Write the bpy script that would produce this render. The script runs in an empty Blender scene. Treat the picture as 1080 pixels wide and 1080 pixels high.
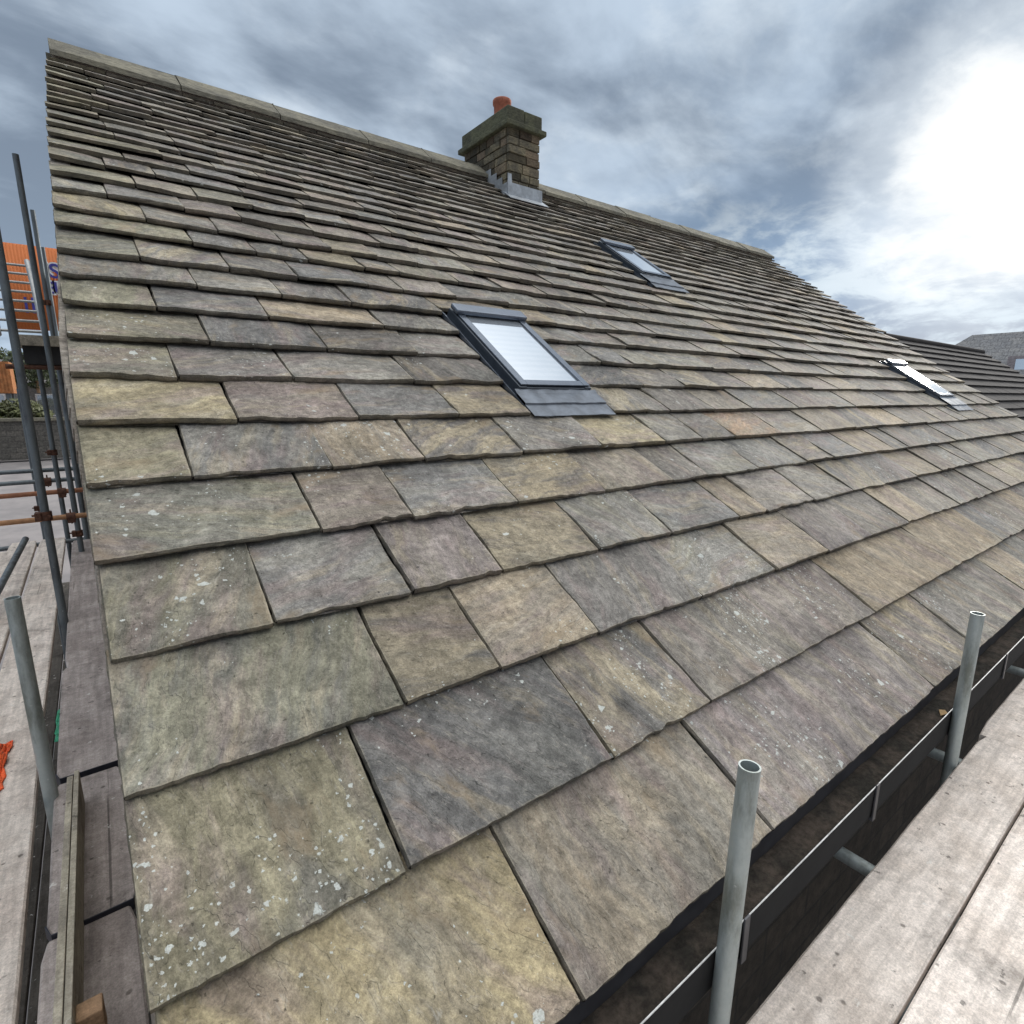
import bpy, math, random
from mathutils import Vector, Matrix, noise
from math import radians, sin, cos, tan, pi
random.seed(11)
CZ = 6.3                       # camera height above the ground; the numbers below are metres from the camera
H = 1.42                       # camera's distance from the roof plane
PHI = radians(34.2)
SP, CP = sin(PHI), cos(PHI)
scene = bpy.context.scene
COL = scene.collection
RN = Vector((0, -SP, CP)); RU = Vector((1, 0, 0)); RV = Vector((0, CP, SP))
def W(x, y, z): return Vector((x, y, z + CZ))
def RP(u, v, n=0.0):           # roof point, u v in units of H, n in metres
    return Vector((u*H, (v*CP+SP)*H, (v*SP-CP)*H + CZ)) + RN*n

# ------------------------------------------------------------------ helpers
class MB:
    def __init__(s): s.v = []; s.f = []; s.smooth = []
    def face(s, pts, sm=False):
        b = len(s.v); s.v += [Vector(p) for p in pts]; s.f.append(tuple(range(b, b+len(pts)))); s.smooth.append(sm)
    def hexa(s, p):            # 8 corners: bottom 4 ccw, top 4 ccw
        b = len(s.v); s.v += [Vector(q) for q in p]
        for f in ((3,2,1,0),(4,5,6,7),(0,1,5,4),(1,2,6,5),(2,3,7,6),(3,0,4,7)):
            s.f.append(tuple(b+i for i in f)); s.smooth.append(False)
    def box(s, x0,x1,y0,y1,z0,z1, M=None):
        p = [Vector(q) for q in ((x0,y0,z0),(x1,y0,z0),(x1,y1,z0),(x0,y1,z0),(x0,y0,z1),(x1,y0,z1),(x1,y1,z1),(x0,y1,z1))]
        if M is not None: p = [M @ q for q in p]
        s.hexa(p)
    def rbox(s, u0,u1,v0,v1,n0,n1):   # box in roof axes, metres
        o = RP(0,0)
        s.hexa([o+RU*a+RV*b+RN*c for a,b,c in ((u0,v0,n0),(u1,v0,n0),(u1,v1,n0),(u0,v1,n0),(u0,v0,n1),(u1,v0,n1),(u1,v1,n1),(u0,v1,n1))])
    def tube(s, a, b, r, seg=20, hollow=0.0, caps=True, r2=None):
        a, b = Vector(a), Vector(b); d = (b-a).normalized(); r2 = r if r2 is None else r2
        x = d.orthogonal().normalized(); y = d.cross(x)
        def ring(c, rr):
            k = len(s.v); s.v += [c + x*rr*cos(2*pi*i/seg) + y*rr*sin(2*pi*i/seg) for i in range(seg)]; return k
        def strip(k0, k1, sm=True):
            for i in range(seg):
                j = (i+1) % seg; s.f.append((k0+i,k0+j,k1+j,k1+i)); s.smooth.append(sm)
        strip(ring(a,r), ring(b,r2))
        if hollow:
            c = ring(b,r2); e = ring(b,r2-hollow); strip(c,e,False)
            strip(ring(b,r2-hollow), ring(b-d*min(.5,(b-a).length*.6), r-hollow))
        elif caps:
            k = ring(b,r2); s.f.append(tuple(range(k,k+seg))); s.smooth.append(False)
        if caps:
            k = ring(a,r); s.f.append(tuple(range(k+seg-1,k-1,-1))); s.smooth.append(False)
    def lathe(s, c, prof, seg=24):
        ks = []
        for r, z in prof:
            ks.append(len(s.v)); s.v += [Vector(c)+Vector((r*cos(2*pi*i/seg), r*sin(2*pi*i/seg), z)) for i in range(seg)]
        for k0, k1 in zip(ks, ks[1:]):
            for i in range(seg):
                j=(i+1)%seg; s.f.append((k0+i,k0+j,k1+j,k1+i)); s.smooth.append(True)
    def path(s, pts, w, t, side):
        for a, b in zip(pts, pts[1:]):
            pass
ROOT = {}
def rootloc(p):
    while p is not None:
        if p.name in ROOT: return ROOT[p.name]
        p = p.parent
    return Vector((0,0,0))
def build(mb, name, mat, parent=None, loc=None, bevel=0.0, **kw):
    me = bpy.data.meshes.new(name)
    off = rootloc(parent) if parent is not None else (Vector(loc) if loc is not None else Vector((0,0,0)))
    me.from_pydata([tuple(v-off) for v in mb.v], [], mb.f)
    me.polygons.foreach_set('use_smooth', mb.smooth)
    me.materials.append(mat); me.update()
    o = bpy.data.objects.new(name, me); COL.objects.link(o)
    if parent is not None: o.parent = parent
    else:
        o.location = off; ROOT[o.name] = off
    if bevel:
        m = o.modifiers.new('bevel','BEVEL'); m.width = bevel; m.segments = 2; m.limit_method='ANGLE'; m.angle_limit=radians(40)
    for k, v in kw.items(): o[k] = v
    return o
def empty(name, loc, **kw):
    o = bpy.data.objects.new(name, None); COL.objects.link(o); o.location = loc; ROOT[o.name] = Vector(loc)
    o.empty_display_size = .2
    for k, v in kw.items(): o[k] = v
    return o
def fb(x, y, z, o=4): return noise.fractal(Vector((x,y,z)), 1.0, 2.0, o)

# ------------------------------------------------------------------ material helpers
class NT:
    def __init__(s, name):
        s.m = bpy.data.materials.new(name); s.m.use_nodes = True; s.t = s.m.node_tree; s.b = s.t.nodes['Principled BSDF']
    def n(s, typ, **kw):
        nd = s.t.nodes.new(typ)
        for k, v in kw.items():
            if k[0] == '_': nd.inputs[int(k[1:]) if k[1:].isdigit() else k[1:].replace('_',' ')].default_value = v
            else: setattr(nd, k, v)
        return nd
    def l(s, a, b): s.t.links.new(a, b)
    def math(s, op, a, b=None, c=None, clamp=False):
        nd = s.n('ShaderNodeMath', operation=op, use_clamp=clamp)
        for i, q in enumerate((a, b, c)):
            if q is None: continue
            if isinstance(q, (int, float)): nd.inputs[i].default_value = q
            else: s.l(q, nd.inputs[i])
        return nd.outputs[0]
    def mix(s, f, a, b, mode='MIX'):
        nd = s.n('ShaderNodeMix', data_type='RGBA', blend_type=mode)
        for i, q in ((0, f), (6, a), (7, b)):
            if isinstance(q, (int, float)): nd.inputs[i].default_value = q
            elif isinstance(q, (tuple, list)): nd.inputs[i].default_value = (*q, 1) if len(q)==3 else q
            else: s.l(q, nd.inputs[i])
        return nd.outputs[2]
    def ramp(s, f, a, b, lo=0., hi=1.):
        nd = s.n('ShaderNodeMapRange', interpolation_type='SMOOTHSTEP')
        s.l(f, nd.inputs[0]); nd.inputs[1].default_value=a; nd.inputs[2].default_value=b; nd.inputs[3].default_value=lo; nd.inputs[4].default_value=hi
        return nd.outputs[0]
    def noise(s, vec, scale, detail=6, rough=.6, dist=0., w=None):
        nd = s.n('ShaderNodeTexNoise', _Scale=scale, _Detail=detail, _Roughness=rough, _Distortion=dist)
        if vec is not None: s.l(vec, nd.inputs['Vector'])
        return nd.outputs['Fac']
    def mapping(s, vec, scale=(1,1,1), loc=(0,0,0), rot=(0,0,0)):
        nd = s.n('ShaderNodeMapping', _Scale=scale, _Location=loc, _Rotation=rot); s.l(vec, nd.inputs[0]); return nd.outputs[0]
    def bump(s, h, strength=.5, dist=.01, prev=None):
        nd = s.n('ShaderNodeBump', _Strength=strength, _Distance=dist); s.l(h, nd.inputs['Height'])
        if prev is not None: s.l(prev, nd.inputs['Normal'])
        return nd.outputs[0]
    def out(s, col=None, rough=None, normal=None, metal=None, spec=None):
        for q, k in ((col,'Base Color'),(rough,'Roughness'),(normal,'Normal'),(metal,'Metallic'),(spec,'Specular IOR Level')):
            if q is None: continue
            if isinstance(q, (int,float)): s.b.inputs[k].default_value = q
            elif isinstance(q, tuple): s.b.inputs[k].default_value = (*q,1)
            else: s.l(q, s.b.inputs[k])
        return s.m
    def obj(s): return s.n('ShaderNodeTexCoord').outputs['Object']

def mat_slate():
    t = NT('riven_stone_slate')
    uv = t.n('ShaderNodeUVMap', uv_map='suv').outputs[0]
    A = lambda k: t.n('ShaderNodeAttribute', attribute_name=k)
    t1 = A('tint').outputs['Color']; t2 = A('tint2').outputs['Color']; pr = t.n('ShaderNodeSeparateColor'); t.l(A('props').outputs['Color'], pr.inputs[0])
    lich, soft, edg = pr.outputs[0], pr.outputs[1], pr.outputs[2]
    # warp
    wn = t.n('ShaderNodeTexNoise', _Scale=3.0, _Detail=4.0); t.l(uv, wn.inputs['Vector'])
    sub = t.n('ShaderNodeVectorMath', operation='SUBTRACT'); t.l(wn.outputs['Color'], sub.inputs[0]); sub.inputs[1].default_value=(.5,.5,.5)
    sc = t.n('ShaderNodeVectorMath', operation='SCALE'); t.l(sub.outputs[0], sc.inputs[0]); sc.inputs[3].default_value=.15
    ad = t.n('ShaderNodeVectorMath', operation='ADD'); t.l(uv, ad.inputs[0]); t.l(sc.outputs[0], ad.inputs[1]); wuv = ad.outputs[0]
    streak = t.noise(t.mapping(wuv, (1.3, 7.5, 1)), 1.6, 7, .62)
    streak2 = t.noise(t.mapping(wuv, (2.5, 30, 1), (5,3,0)), 2.0, 6, .7)
    mott = t.noise(uv, 9, 9, .68)
    fine = t.noise(uv, 150, 4, .9)
    mid = t.noise(wuv, 34, 6, .72)
    big = t.noise(t.mapping(wuv,(1,1.8,1),(9,4,2)), 2.6, 5, .55)
    # laminae: the riven face exposes one leaf of stone beside another
    lam = t.noise(t.mapping(wuv,(1.2,3.2,1),(1,6,2)), 1.9, 5, .58)
    q = t.math('MULTIPLY', lam, 15.0); fr = t.math('FRACT', q); fl_ = t.math('FLOOR', q)
    st = t.math('ADD', fl_, t.ramp(fr, .0, .10))
    wn_ = t.n('ShaderNodeTexWhiteNoise', noise_dimensions='1D'); t.l(t.math('ADD', fl_, t.math('MULTIPLY', soft, 91.)), wn_.inputs['W'])
    lv = wn_.outputs['Value']
    sf = t.math('ADD', t.math('MULTIPLY', streak, .6), t.math('MULTIPLY', big, .4))
    sf = t.math('ADD', sf, t.math('MULTIPLY', t.math('SUBTRACT', soft, .5), .16))
    sf = t.math('ADD', sf, t.math('MULTIPLY', t.math('SUBTRACT', lv, .5), .07))
    col = t.mix(t.ramp(sf, .44, .56), t1, t2)
    n_p = t.noise(t.mapping(wuv,(1,3.4,1),(31,7,2)), 2.4, 6, .6); n_t = t.noise(t.mapping(wuv,(1,4.2,1),(3,27,8)), 2.9, 7, .62); n_g = t.noise(t.mapping(wuv,(1,1.5,1),(13,2,5)), 2.2, 6, .6)
    col = t.mix(t.ramp(n_p, .49, .65, 0, .55), col, (.255,.20,.188))
    col = t.mix(t.ramp(n_t, .52, .66, 0, .58), col, (.345,.30,.222))
    col = t.mix(t.ramp(n_g, .53, .67, 0, .42), col, (.150,.152,.138))
    def mul(c, f):
        nd = t.n('ShaderNodeVectorMath', operation='SCALE'); t.l(c, nd.inputs[0]); t.l(f, nd.inputs[3]); return nd.outputs[0]
    col = mul(col, t.ramp(lv, 0, 1, .92, 1.08))
    col = mul(col, t.ramp(streak2, .30, .70, .86, 1.14))
    col = mul(col, t.ramp(mott, .32, .68, .76, 1.22))
    col = mul(col, t.ramp(mid, .34, .66, .76, 1.24))
    col = mul(col, t.ramp(fine, .34, .66, .76, 1.22))
    # dirt and algae that run on from slate to slate
    ob = t.obj(); dn = t.noise(ob, 1.7, 7, .62)
    col = mul(col, t.ramp(dn, .36, .64, .80, 1.12))
    # the crest of each lamina step is worn pale
    crest = t.math('MULTIPLY', t.ramp(fr, .0, .05, 0, 1), t.ramp(fr, .05, .22, 1, 0))
    col = t.mix(t.math('MULTIPLY', crest, t.ramp(mid, .45, .62, 0, .4)), col, (.38,.35,.30))
    # dark grime blotches
    gr = t.noise(t.mapping(uv,(1,1,1),(3,8,1)), 14, 8, .75)
    col = mul(col, t.ramp(gr, .56, .68, 1.0, .62))
    scf = t.noise(t.mapping(wuv,(6,22,1),(2,2,7)), 2.2, 9, .78)
    col = t.mix(t.ramp(scf, .59, .70, 0, .55), col, (.44,.42,.37))
    # iron-brown stains and small dark pits
    st_ = t.noise(t.mapping(wuv,(1,2.2,1),(4,9,6)), 3.4, 6, .62)
    col = t.mix(t.ramp(st_, .56, .70, 0, .42), col, (.30,.225,.14))
    pit = t.noise(uv, 55, 3, .5)
    col = mul(col, t.ramp(pit, .66, .74, 1.0, .42))
    col = t.mix(t.math('MULTIPLY', t.ramp(edg, .1, .5, 0, 1), t.math('MULTIPLY', t.ramp(edg, .5, .7, 1, 0), t.ramp(mott, .4, .62, .0, .55))), col, (.42,.375,.29))
    col = t.mix(t.ramp(edg, .6, .95, 0, .62), col, mul(t.mix(t.ramp(mott,.4,.6), (.085,.08,.062), (.15,.13,.095)), t.ramp(fine,.32,.68,.6,1.4)))  # edge faces: grime plus the shade of downward faces painted into the colour
    # lichen: three sizes of pale rosettes
    lcl = t.noise(t.mapping(uv,(1,1,1),(7,1,3)), 3.2, 3, .5)
    msk = None
    for s_, r_, p_ in ((19, .27, .62), (44, .34, .60), (90, .36, .62)):
        vo = t.n('ShaderNodeTexVoronoi', _Scale=s_, _Randomness=1.0)
        wv = t.n('ShaderNodeVectorMath', operation='ADD'); t.l(uv, wv.inputs[0])
        w2 = t.n('ShaderNodeTexNoise', _Scale=s_*2.2, _Detail=3.0); t.l(uv, w2.inputs['Vector'])
        w3 = t.n('ShaderNodeVectorMath', operation='SCALE'); t.l(w2.outputs['Color'], w3.inputs[0]); w3.inputs[3].default_value=.85/s_
        t.l(w3.outputs[0], wv.inputs[1]); t.l(wv.outputs[0], vo.inputs['Vector'])
        sc_ = t.n('ShaderNodeSeparateColor'); t.l(vo.outputs['Color'], sc_.inputs[0])
        thr = t.math('SUBTRACT', 1.12, t.math('MULTIPLY', lich, t.ramp(lcl, .46, .62, .03, 1.05)))
        on = t.math('GREATER_THAN', sc_.outputs[0], thr)
        rad = t.math('MULTIPLY', sc_.outputs[1], r_)
        d = t.ramp(t.math('SUBTRACT', vo.outputs['Distance'], rad), -.03, .03, 1, 0)
        m_ = t.math('MULTIPLY', on, d)
        msk = m_ if msk is None else t.math('MAXIMUM', msk, m_)
    lcol = t.mix(t.noise(uv, 160, 4, .7), (.40,.43,.40), (.72,.74,.71))
    col = t.mix(t.math('MULTIPLY', msk, t.ramp(fine,.3,.6,.5,.95)), col, lcol)
    # bump: grain + riven lamination steps
    b1 = t.bump(st, .9, .0022)
    b2 = t.bump(mott, .6, .010, t.bump(mid, .7, .006, b1))
    b3 = t.bump(fine, .55, .0028, b2)
    b4 = t.bump(msk, .4, .001, b3)
    return t.out(col, t.ramp(mott,.3,.7,.74,.94), b4, spec=.22)

def mat_stone(name, c1, c2, scale=1.0, dark=.5, isl=False):
    t = NT(name); o = t.obj()
    a = t.noise(o, 2.2*scale, 6, .6); b = t.noise(t.mapping(o,(1,1,3)), 11*scale, 8, .7); c = t.noise(o, 60*scale, 5, .7)
    col = t.mix(t.ramp(a,.4,.62), c1, c2)
    f = t.ramp(b,.3,.7,dark,1.3)
    if isl:
        ri = t.n('ShaderNodeNewGeometry').outputs['Random Per Island']
        f = t.math('MULTIPLY', f, t.ramp(ri, 0, 1, .55, 1.5)); col = t.mix(t.ramp(t.math('FRACT', t.math('MULTIPLY', ri, 17.3)), .5, .9, 0, .5), col, (.20,.14,.10))
    nd = t.n('ShaderNodeVectorMath', operation='SCALE'); t.l(col, nd.inputs[0]); t.l(f, nd.inputs[3])
    return t.out(nd.outputs[0], .9, t.bump(c,.6,.006,t.bump(b,.6,.02)), spec=.3)
def mat_wood(name, base, warm, axis='x', grain=1.0):
    t = NT(name); o = t.obj(); rnd = t.n('ShaderNodeObjectInfo').outputs['Random']
    cmb = t.n('ShaderNodeCombineXYZ')
    for i in range(3): t.l(t.math('MULTIPLY', rnd, 37.+i*11), cmb.inputs[i])
    ad = t.n('ShaderNodeVectorMath', operation='ADD'); t.l(o, ad.inputs[0]); t.l(cmb.outputs[0], ad.inputs[1]); p = ad.outputs[0]
    s1 = (1.2,26,26) if axis=='x' else (26,1.2,26)
    s2 = (3,90,90) if axis=='x' else (90,3,90)
    s3 = (.7,9,9) if axis=='x' else (9,.7,9)
    g = t.noise(t.mapping(p, s3), 4.0, 8, .62)
    bl = t.noise(p, 4.2, 9, .66); sp = t.noise(p, 38, 7, .78); fn = t.noise(p, 170, 3, .8); wet = t.noise(t.mapping(p,(1,1,1),(4,4,4)), 3.1, 8, .68)
    crk = t.noise(t.mapping(p, (.5,30,30) if axis=='x' else (30,.5,30), (7,7,7)), 1.6, 3, .5)
    col = t.mix(t.ramp(bl,.42,.60), base, warm)
    def mul(c, f):
        nd = t.n('ShaderNodeVectorMath', operation='SCALE'); t.l(c, nd.inputs[0]); t.l(f, nd.inputs[3]); return nd.outputs[0]
    col = mul(col, t.ramp(g,.34,.66,.80,1.10)); col = mul(col, t.ramp(sp,.34,.66,.82,1.12)); col = mul(col, t.ramp(fn,.35,.65,.84,1.12))
    col = mul(col, t.ramp(wet,.55,.68,1.0,.60)); col = mul(col, t.ramp(crk,.70,.73,1.0,.45))
    spl = t.noise(t.mapping(p,(1,1,1),(9,3,4)), 21, 5, .6); col = t.mix(t.ramp(spl,.66,.70,0,.6), col, (.74,.72,.68)); col = mul(col, t.ramp(spl,.30,.345,.42,1.0))
    vo = t.n('ShaderNodeTexVoronoi', _Scale=24.0); t.l(p, vo.inputs['Vector'])
    sc_ = t.n('ShaderNodeSeparateColor'); t.l(vo.outputs['Color'], sc_.inputs[0])
    dent = t.math('MULTIPLY', t.math('GREATER_THAN', sc_.outputs[0], .84), t.ramp(vo.outputs['Distance'], .10, .22, 1, 0))
    col = t.mix(t.math('MULTIPLY', dent, .65), col, (.07,.06,.05))
    tr = t.math('MULTIPLY', rnd, 1.0)
    col = mul(col, t.ramp(rnd, 0, 1, .88, 1.08))
    h = t.math('SUBTRACT', t.math('ADD', t.math('MULTIPLY', g, .6), t.math('MULTIPLY', sp, .5)), t.math('MULTIPLY', dent, .8))
    return t.out(col, .88, t.bump(h,.8,.006,t.bump(bl,.5,.012)), spec=.25)
def mat_galv(name, c=(.42,.47,.47), dirt=(.20,.22,.20)):
    t = NT(name); o = t.obj()
    a = t.noise(t.mapping(o,(1,1,.25)), 14, 6, .65); b = t.noise(o, 70, 6, .7); v = t.n('ShaderNodeTexVoronoi', _Scale=60.); t.l(o, v.inputs['Vector'])
    col = t.mix(t.ramp(a,.42,.68), c, dirt); col = t.mix(t.ramp(b,.62,.78,0,.7), col, (.75,.76,.74))
    return t.out(col, t.ramp(b,.3,.7,.42,.68), t.bump(b,.25,.002), metal=.55, spec=.5)
def mat_flat(name, c, rough=.6, metal=0., var=.25, scale=12, bump=.2):
    t = NT(name); o = t.obj(); a = t.noise(o, scale, 7, .65)
    nd = t.n('ShaderNodeVectorMath', operation='SCALE'); nd.inputs[0].default_value = c; t.l(t.ramp(a,.3,.7,1-var,1+var), nd.inputs[3])
    return t.out(nd.outputs[0], rough, t.bump(a,bump,.004), metal=metal)

M_SL = mat_slate()
M_ridge = mat_stone('ridge_stone', (.235,.22,.17), (.16,.152,.125), 1.3, .65)
M_chim = mat_stone('sooty_sandstone', (.11,.10,.075), (.19,.165,.11), 2.4, .5, True)
M_cap = mat_stone('mossy_cap_stone', (.09,.092,.065), (.13,.135,.085), 2.0, .6)
M_mortar = mat_stone('lime_mortar', (.40,.36,.31), (.30,.26,.22), 3)
M_wall = mat_stone('dark_gritstone', (.10,.085,.065), (.17,.14,.10), 1.6, .5)
M_bdW = mat_wood('grey_deck_timber', (.78,.70,.635), (.66,.58,.515), 'x')
M_bdY = mat_wood('damp_deck_timber', (.44,.385,.36), (.33,.285,.265), 'y')
M_bdL = mat_wood('pale_deck_timber', (.72,.645,.58), (.58,.505,.45), 'y')
M_toe = mat_wood('toe_board_timber', (.42,.38,.30), (.30,.27,.22), 'y')
M_low = mat_wood('shade_dark_timber', (.10,.088,.075), (.07,.06,.05), 'y')  # near-black timber, the shade below the decks put into its colour
M_raw = mat_wood('raw_timber', (.45,.30,.18), (.36,.23,.14), 'x')
M_galv = mat_galv('galvanised_steel'); M_galvd = mat_galv('weathered_tube', (.16,.185,.20), (.085,.095,.105))
M_gut = mat_flat('black_gutter', (.055,.055,.062), .45, 0, .3, 6)
M_gut2 = mat_flat('shaded_gutter_black', (.006,.006,.0065), 1.0, 0, .4, 8)  # darker copy of the gutter black, shade of the outer face put into colour
M_mud = mat_stone('gutter_silt', (.085,.068,.055), (.04,.036,.03), 4)
M_lip = mat_flat('worn_lip_highlight', (.55,.55,.54), .4, 0, .3, 30)  # worn lip, its highlight painted in as a pale colour
M_lead = mat_flat('lead_sheet', (.13,.15,.18), .42, .5, .3, 9, .5)
M_frame = mat_flat('dark_window_aluminium', (.055,.068,.085), .32, .3, .15, 20, .05)
M_framel = mat_flat('pale_window_aluminium', (.42,.46,.50), .28, .6, .1, 20, .05)
M_black = mat_flat('gap_and_beam_black', (.02,.02,.021), .8)  # dark of the slate gaps as a sheet colour; also the platform beam
M_strap = mat_flat('dark_hoop_iron', (.035,.037,.050), .5, .4)
M_rust = mat_flat('rusty_coupler', (.10,.045,.028), .8, .2, .5, 30, .5)
M_terra = mat_flat('terracotta', (.38,.135,.085), .85, 0, .25, 20)
M_orange = mat_flat('orange_banner', (.66,.19,.055), .7, 0, .08, 4)
M_blue = mat_flat('navy_print', (.05,.05,.30), .6); M_white = mat_flat('white_print', (.8,.8,.8), .6)
M_alu = mat_flat('ladder_aluminium', (.34,.35,.35), .4, .5, .15)
M_green = mat_flat('green_netting', (.04,.30,.17), .7, 0, .4, 40)
M_orcl = mat_flat('orange_cloth', (.80,.12,.03), .7, 0, .3, 12, .6)
t = NT('roof_window_glass'); t.out((.50,.55,.58), .04, None, 0., 1.0); t.b.inputs['Coat Weight'].default_value=1.; M_glass = t.m
t = NT('window_blind')
wv = t.n('ShaderNodeTexWave', bands_direction='Y', _Scale=14.0, _Distortion=0.1); t.l(t.n('ShaderNodeTexCoord').outputs['Object'], wv.inputs[0])
M_glass2 = NT('reflective_roof_glass'); tt = M_glass2
wz = tt.n('ShaderNodeTexWave', bands_direction='Z', _Scale=9.0, _Distortion=.6, _Detail=1.0); tt.l(tt.obj(), wz.inputs[0]); tt.wv_ = wz.outputs['Fac']
gl = tt.n('ShaderNodeTexNoise', _Scale=3.0, _Detail=3.0); tt.l(tt.obj(), gl.inputs['Vector'])
M_glass2 = tt.out(tt.mix(tt.ramp(tt.wv_,.3,.7), (.66,.71,.76), (.69,.735,.78)), .05, tt.bump(gl.outputs['Fac'], .04, .02), 0.75, .8)

# ------------------------------------------------------------------ house
HX1 = 12.22
house = empty('stone_house', W(0, .86, -CZ), label='stone house with a steep stone slate roof, three roof windows and a chimney', category='house')

# --- roof slates
PAL = {'Y':((.40,.34,.215),(.33,.29,.21)), 'T':((.36,.305,.23),(.29,.26,.215)), 'G':((.20,.195,.187),(.255,.247,.222)),
       'D':((.145,.143,.140),(.20,.195,.185)), 'O':((.265,.252,.185),(.205,.20,.168)), 'P':((.23,.203,.193),(.275,.248,.215)),
       'M':((.195,.19,.182),(.36,.315,.23)), 'L':((.275,.265,.22),(.235,.23,.213)), 'R':((.38,.275,.20),(.30,.26,.215))}
_mean = (.225,.208,.183)
PAL = {k_:tuple(tuple(c_*(1-w_)+m_*w_ for c_,m_ in zip(col_,_mean)) for col_,w_ in zip(v_,(.08,.12))) for k_,v_ in PAL.items()}
CV = [-.115,.16,.43,.68,.915,1.145,1.37,1.585,1.79,1.99,2.17,2.36,2.56,2.73,2.93,3.115,3.30,3.455,3.61,3.76,3.905,4.06,4.19,4.31,4.44,4.58,4.72,4.85,4.985,5.12,5.25]
J = {0:[.485,1.04,2.02,2.47,2.86], 1:[.315,.789,1.138,1.614,2.129,3.01,3.77], 2:[.426,.658,.972,1.406,1.849,2.245,2.66,3.07,3.40,3.85],
     3:[.244,.552,.817,1.176,1.52,1.944,2.15,2.541,2.946,3.33,3.786], 4:[.41,.66,1.015,1.401,1.775,2.012,2.401,2.843,3.15,3.52,3.985],
     5:[.175,.513,.80,1.185,1.57,1.964,2.23,2.507,2.95,3.403,3.87,4.331], 6:[.322,.67,1.04,1.31,2.074,2.223,2.60,2.95,3.488,3.976],
     7:[.21,.53,.96,1.30,2.238,2.575,2.9], 8:[.328,.705,1.068,1.30], 9:[.21,.555,1.006,1.25], 10:[.357,.648,.93,1.288],
     11:[.206,.502,.764,1.074,1.248], 12:[.408,.647,.865,1.13], 13:[.27,.53,.795,1.026,1.26,1.49], 14:[.16,.436,.668,1.0,1.36,1.585,1.863],
     15:[.278,.518,.76,1.012,1.26,1.497,1.704], 16:[.183,.375,.755], 17:[.27,.542], 18:[.445,.683]}
CLS = {0:'YTPMGGTG', 1:'ODMGPTTG', 2:'OMTGLTPGTGG', 3:'OGPMLGTPGMGT', 4:'OPGMTGLGMGTG', 5:'OGTMGYLDRGTM', 6:'YPDMGDTGPGT', 7:'OGGDGMDT', 8:'ODDGG', 9:'OGTGG', 10:'LGDMG', 11:'OMGDG', 12:'OGGYM', 13:'YGDGMG'}
LICH = {(0,0):.25,(0,1):.3,(0,2):.4,(1,0):.62,(1,1):.25,(1,2):.55,(1,3):.75,(1,4):.5,(2,0):.25,(2,1):.25,(2,3):.7,(2,4):.5,(3,1):.3,(3,4):.45,(4,0):.35,(5,0):.45,(8,0):.35}
WINS = [(1.395,1.80,1.515,2.175,1.345),(3.77,4.165,3.24,3.86,3.02),(6.26,6.665,1.47,2.08,1.27)]
CHIM = (3.33,3.70)
def verge(v): return -.034 + .08*max(0, v/5.3)**3
class Slates:
    def __init__(s): s.v=[];s.f=[];s.sm=[];s.uv=[];s.t1=[];s.t2=[];s.pr=[]
sl = Slates()
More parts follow.
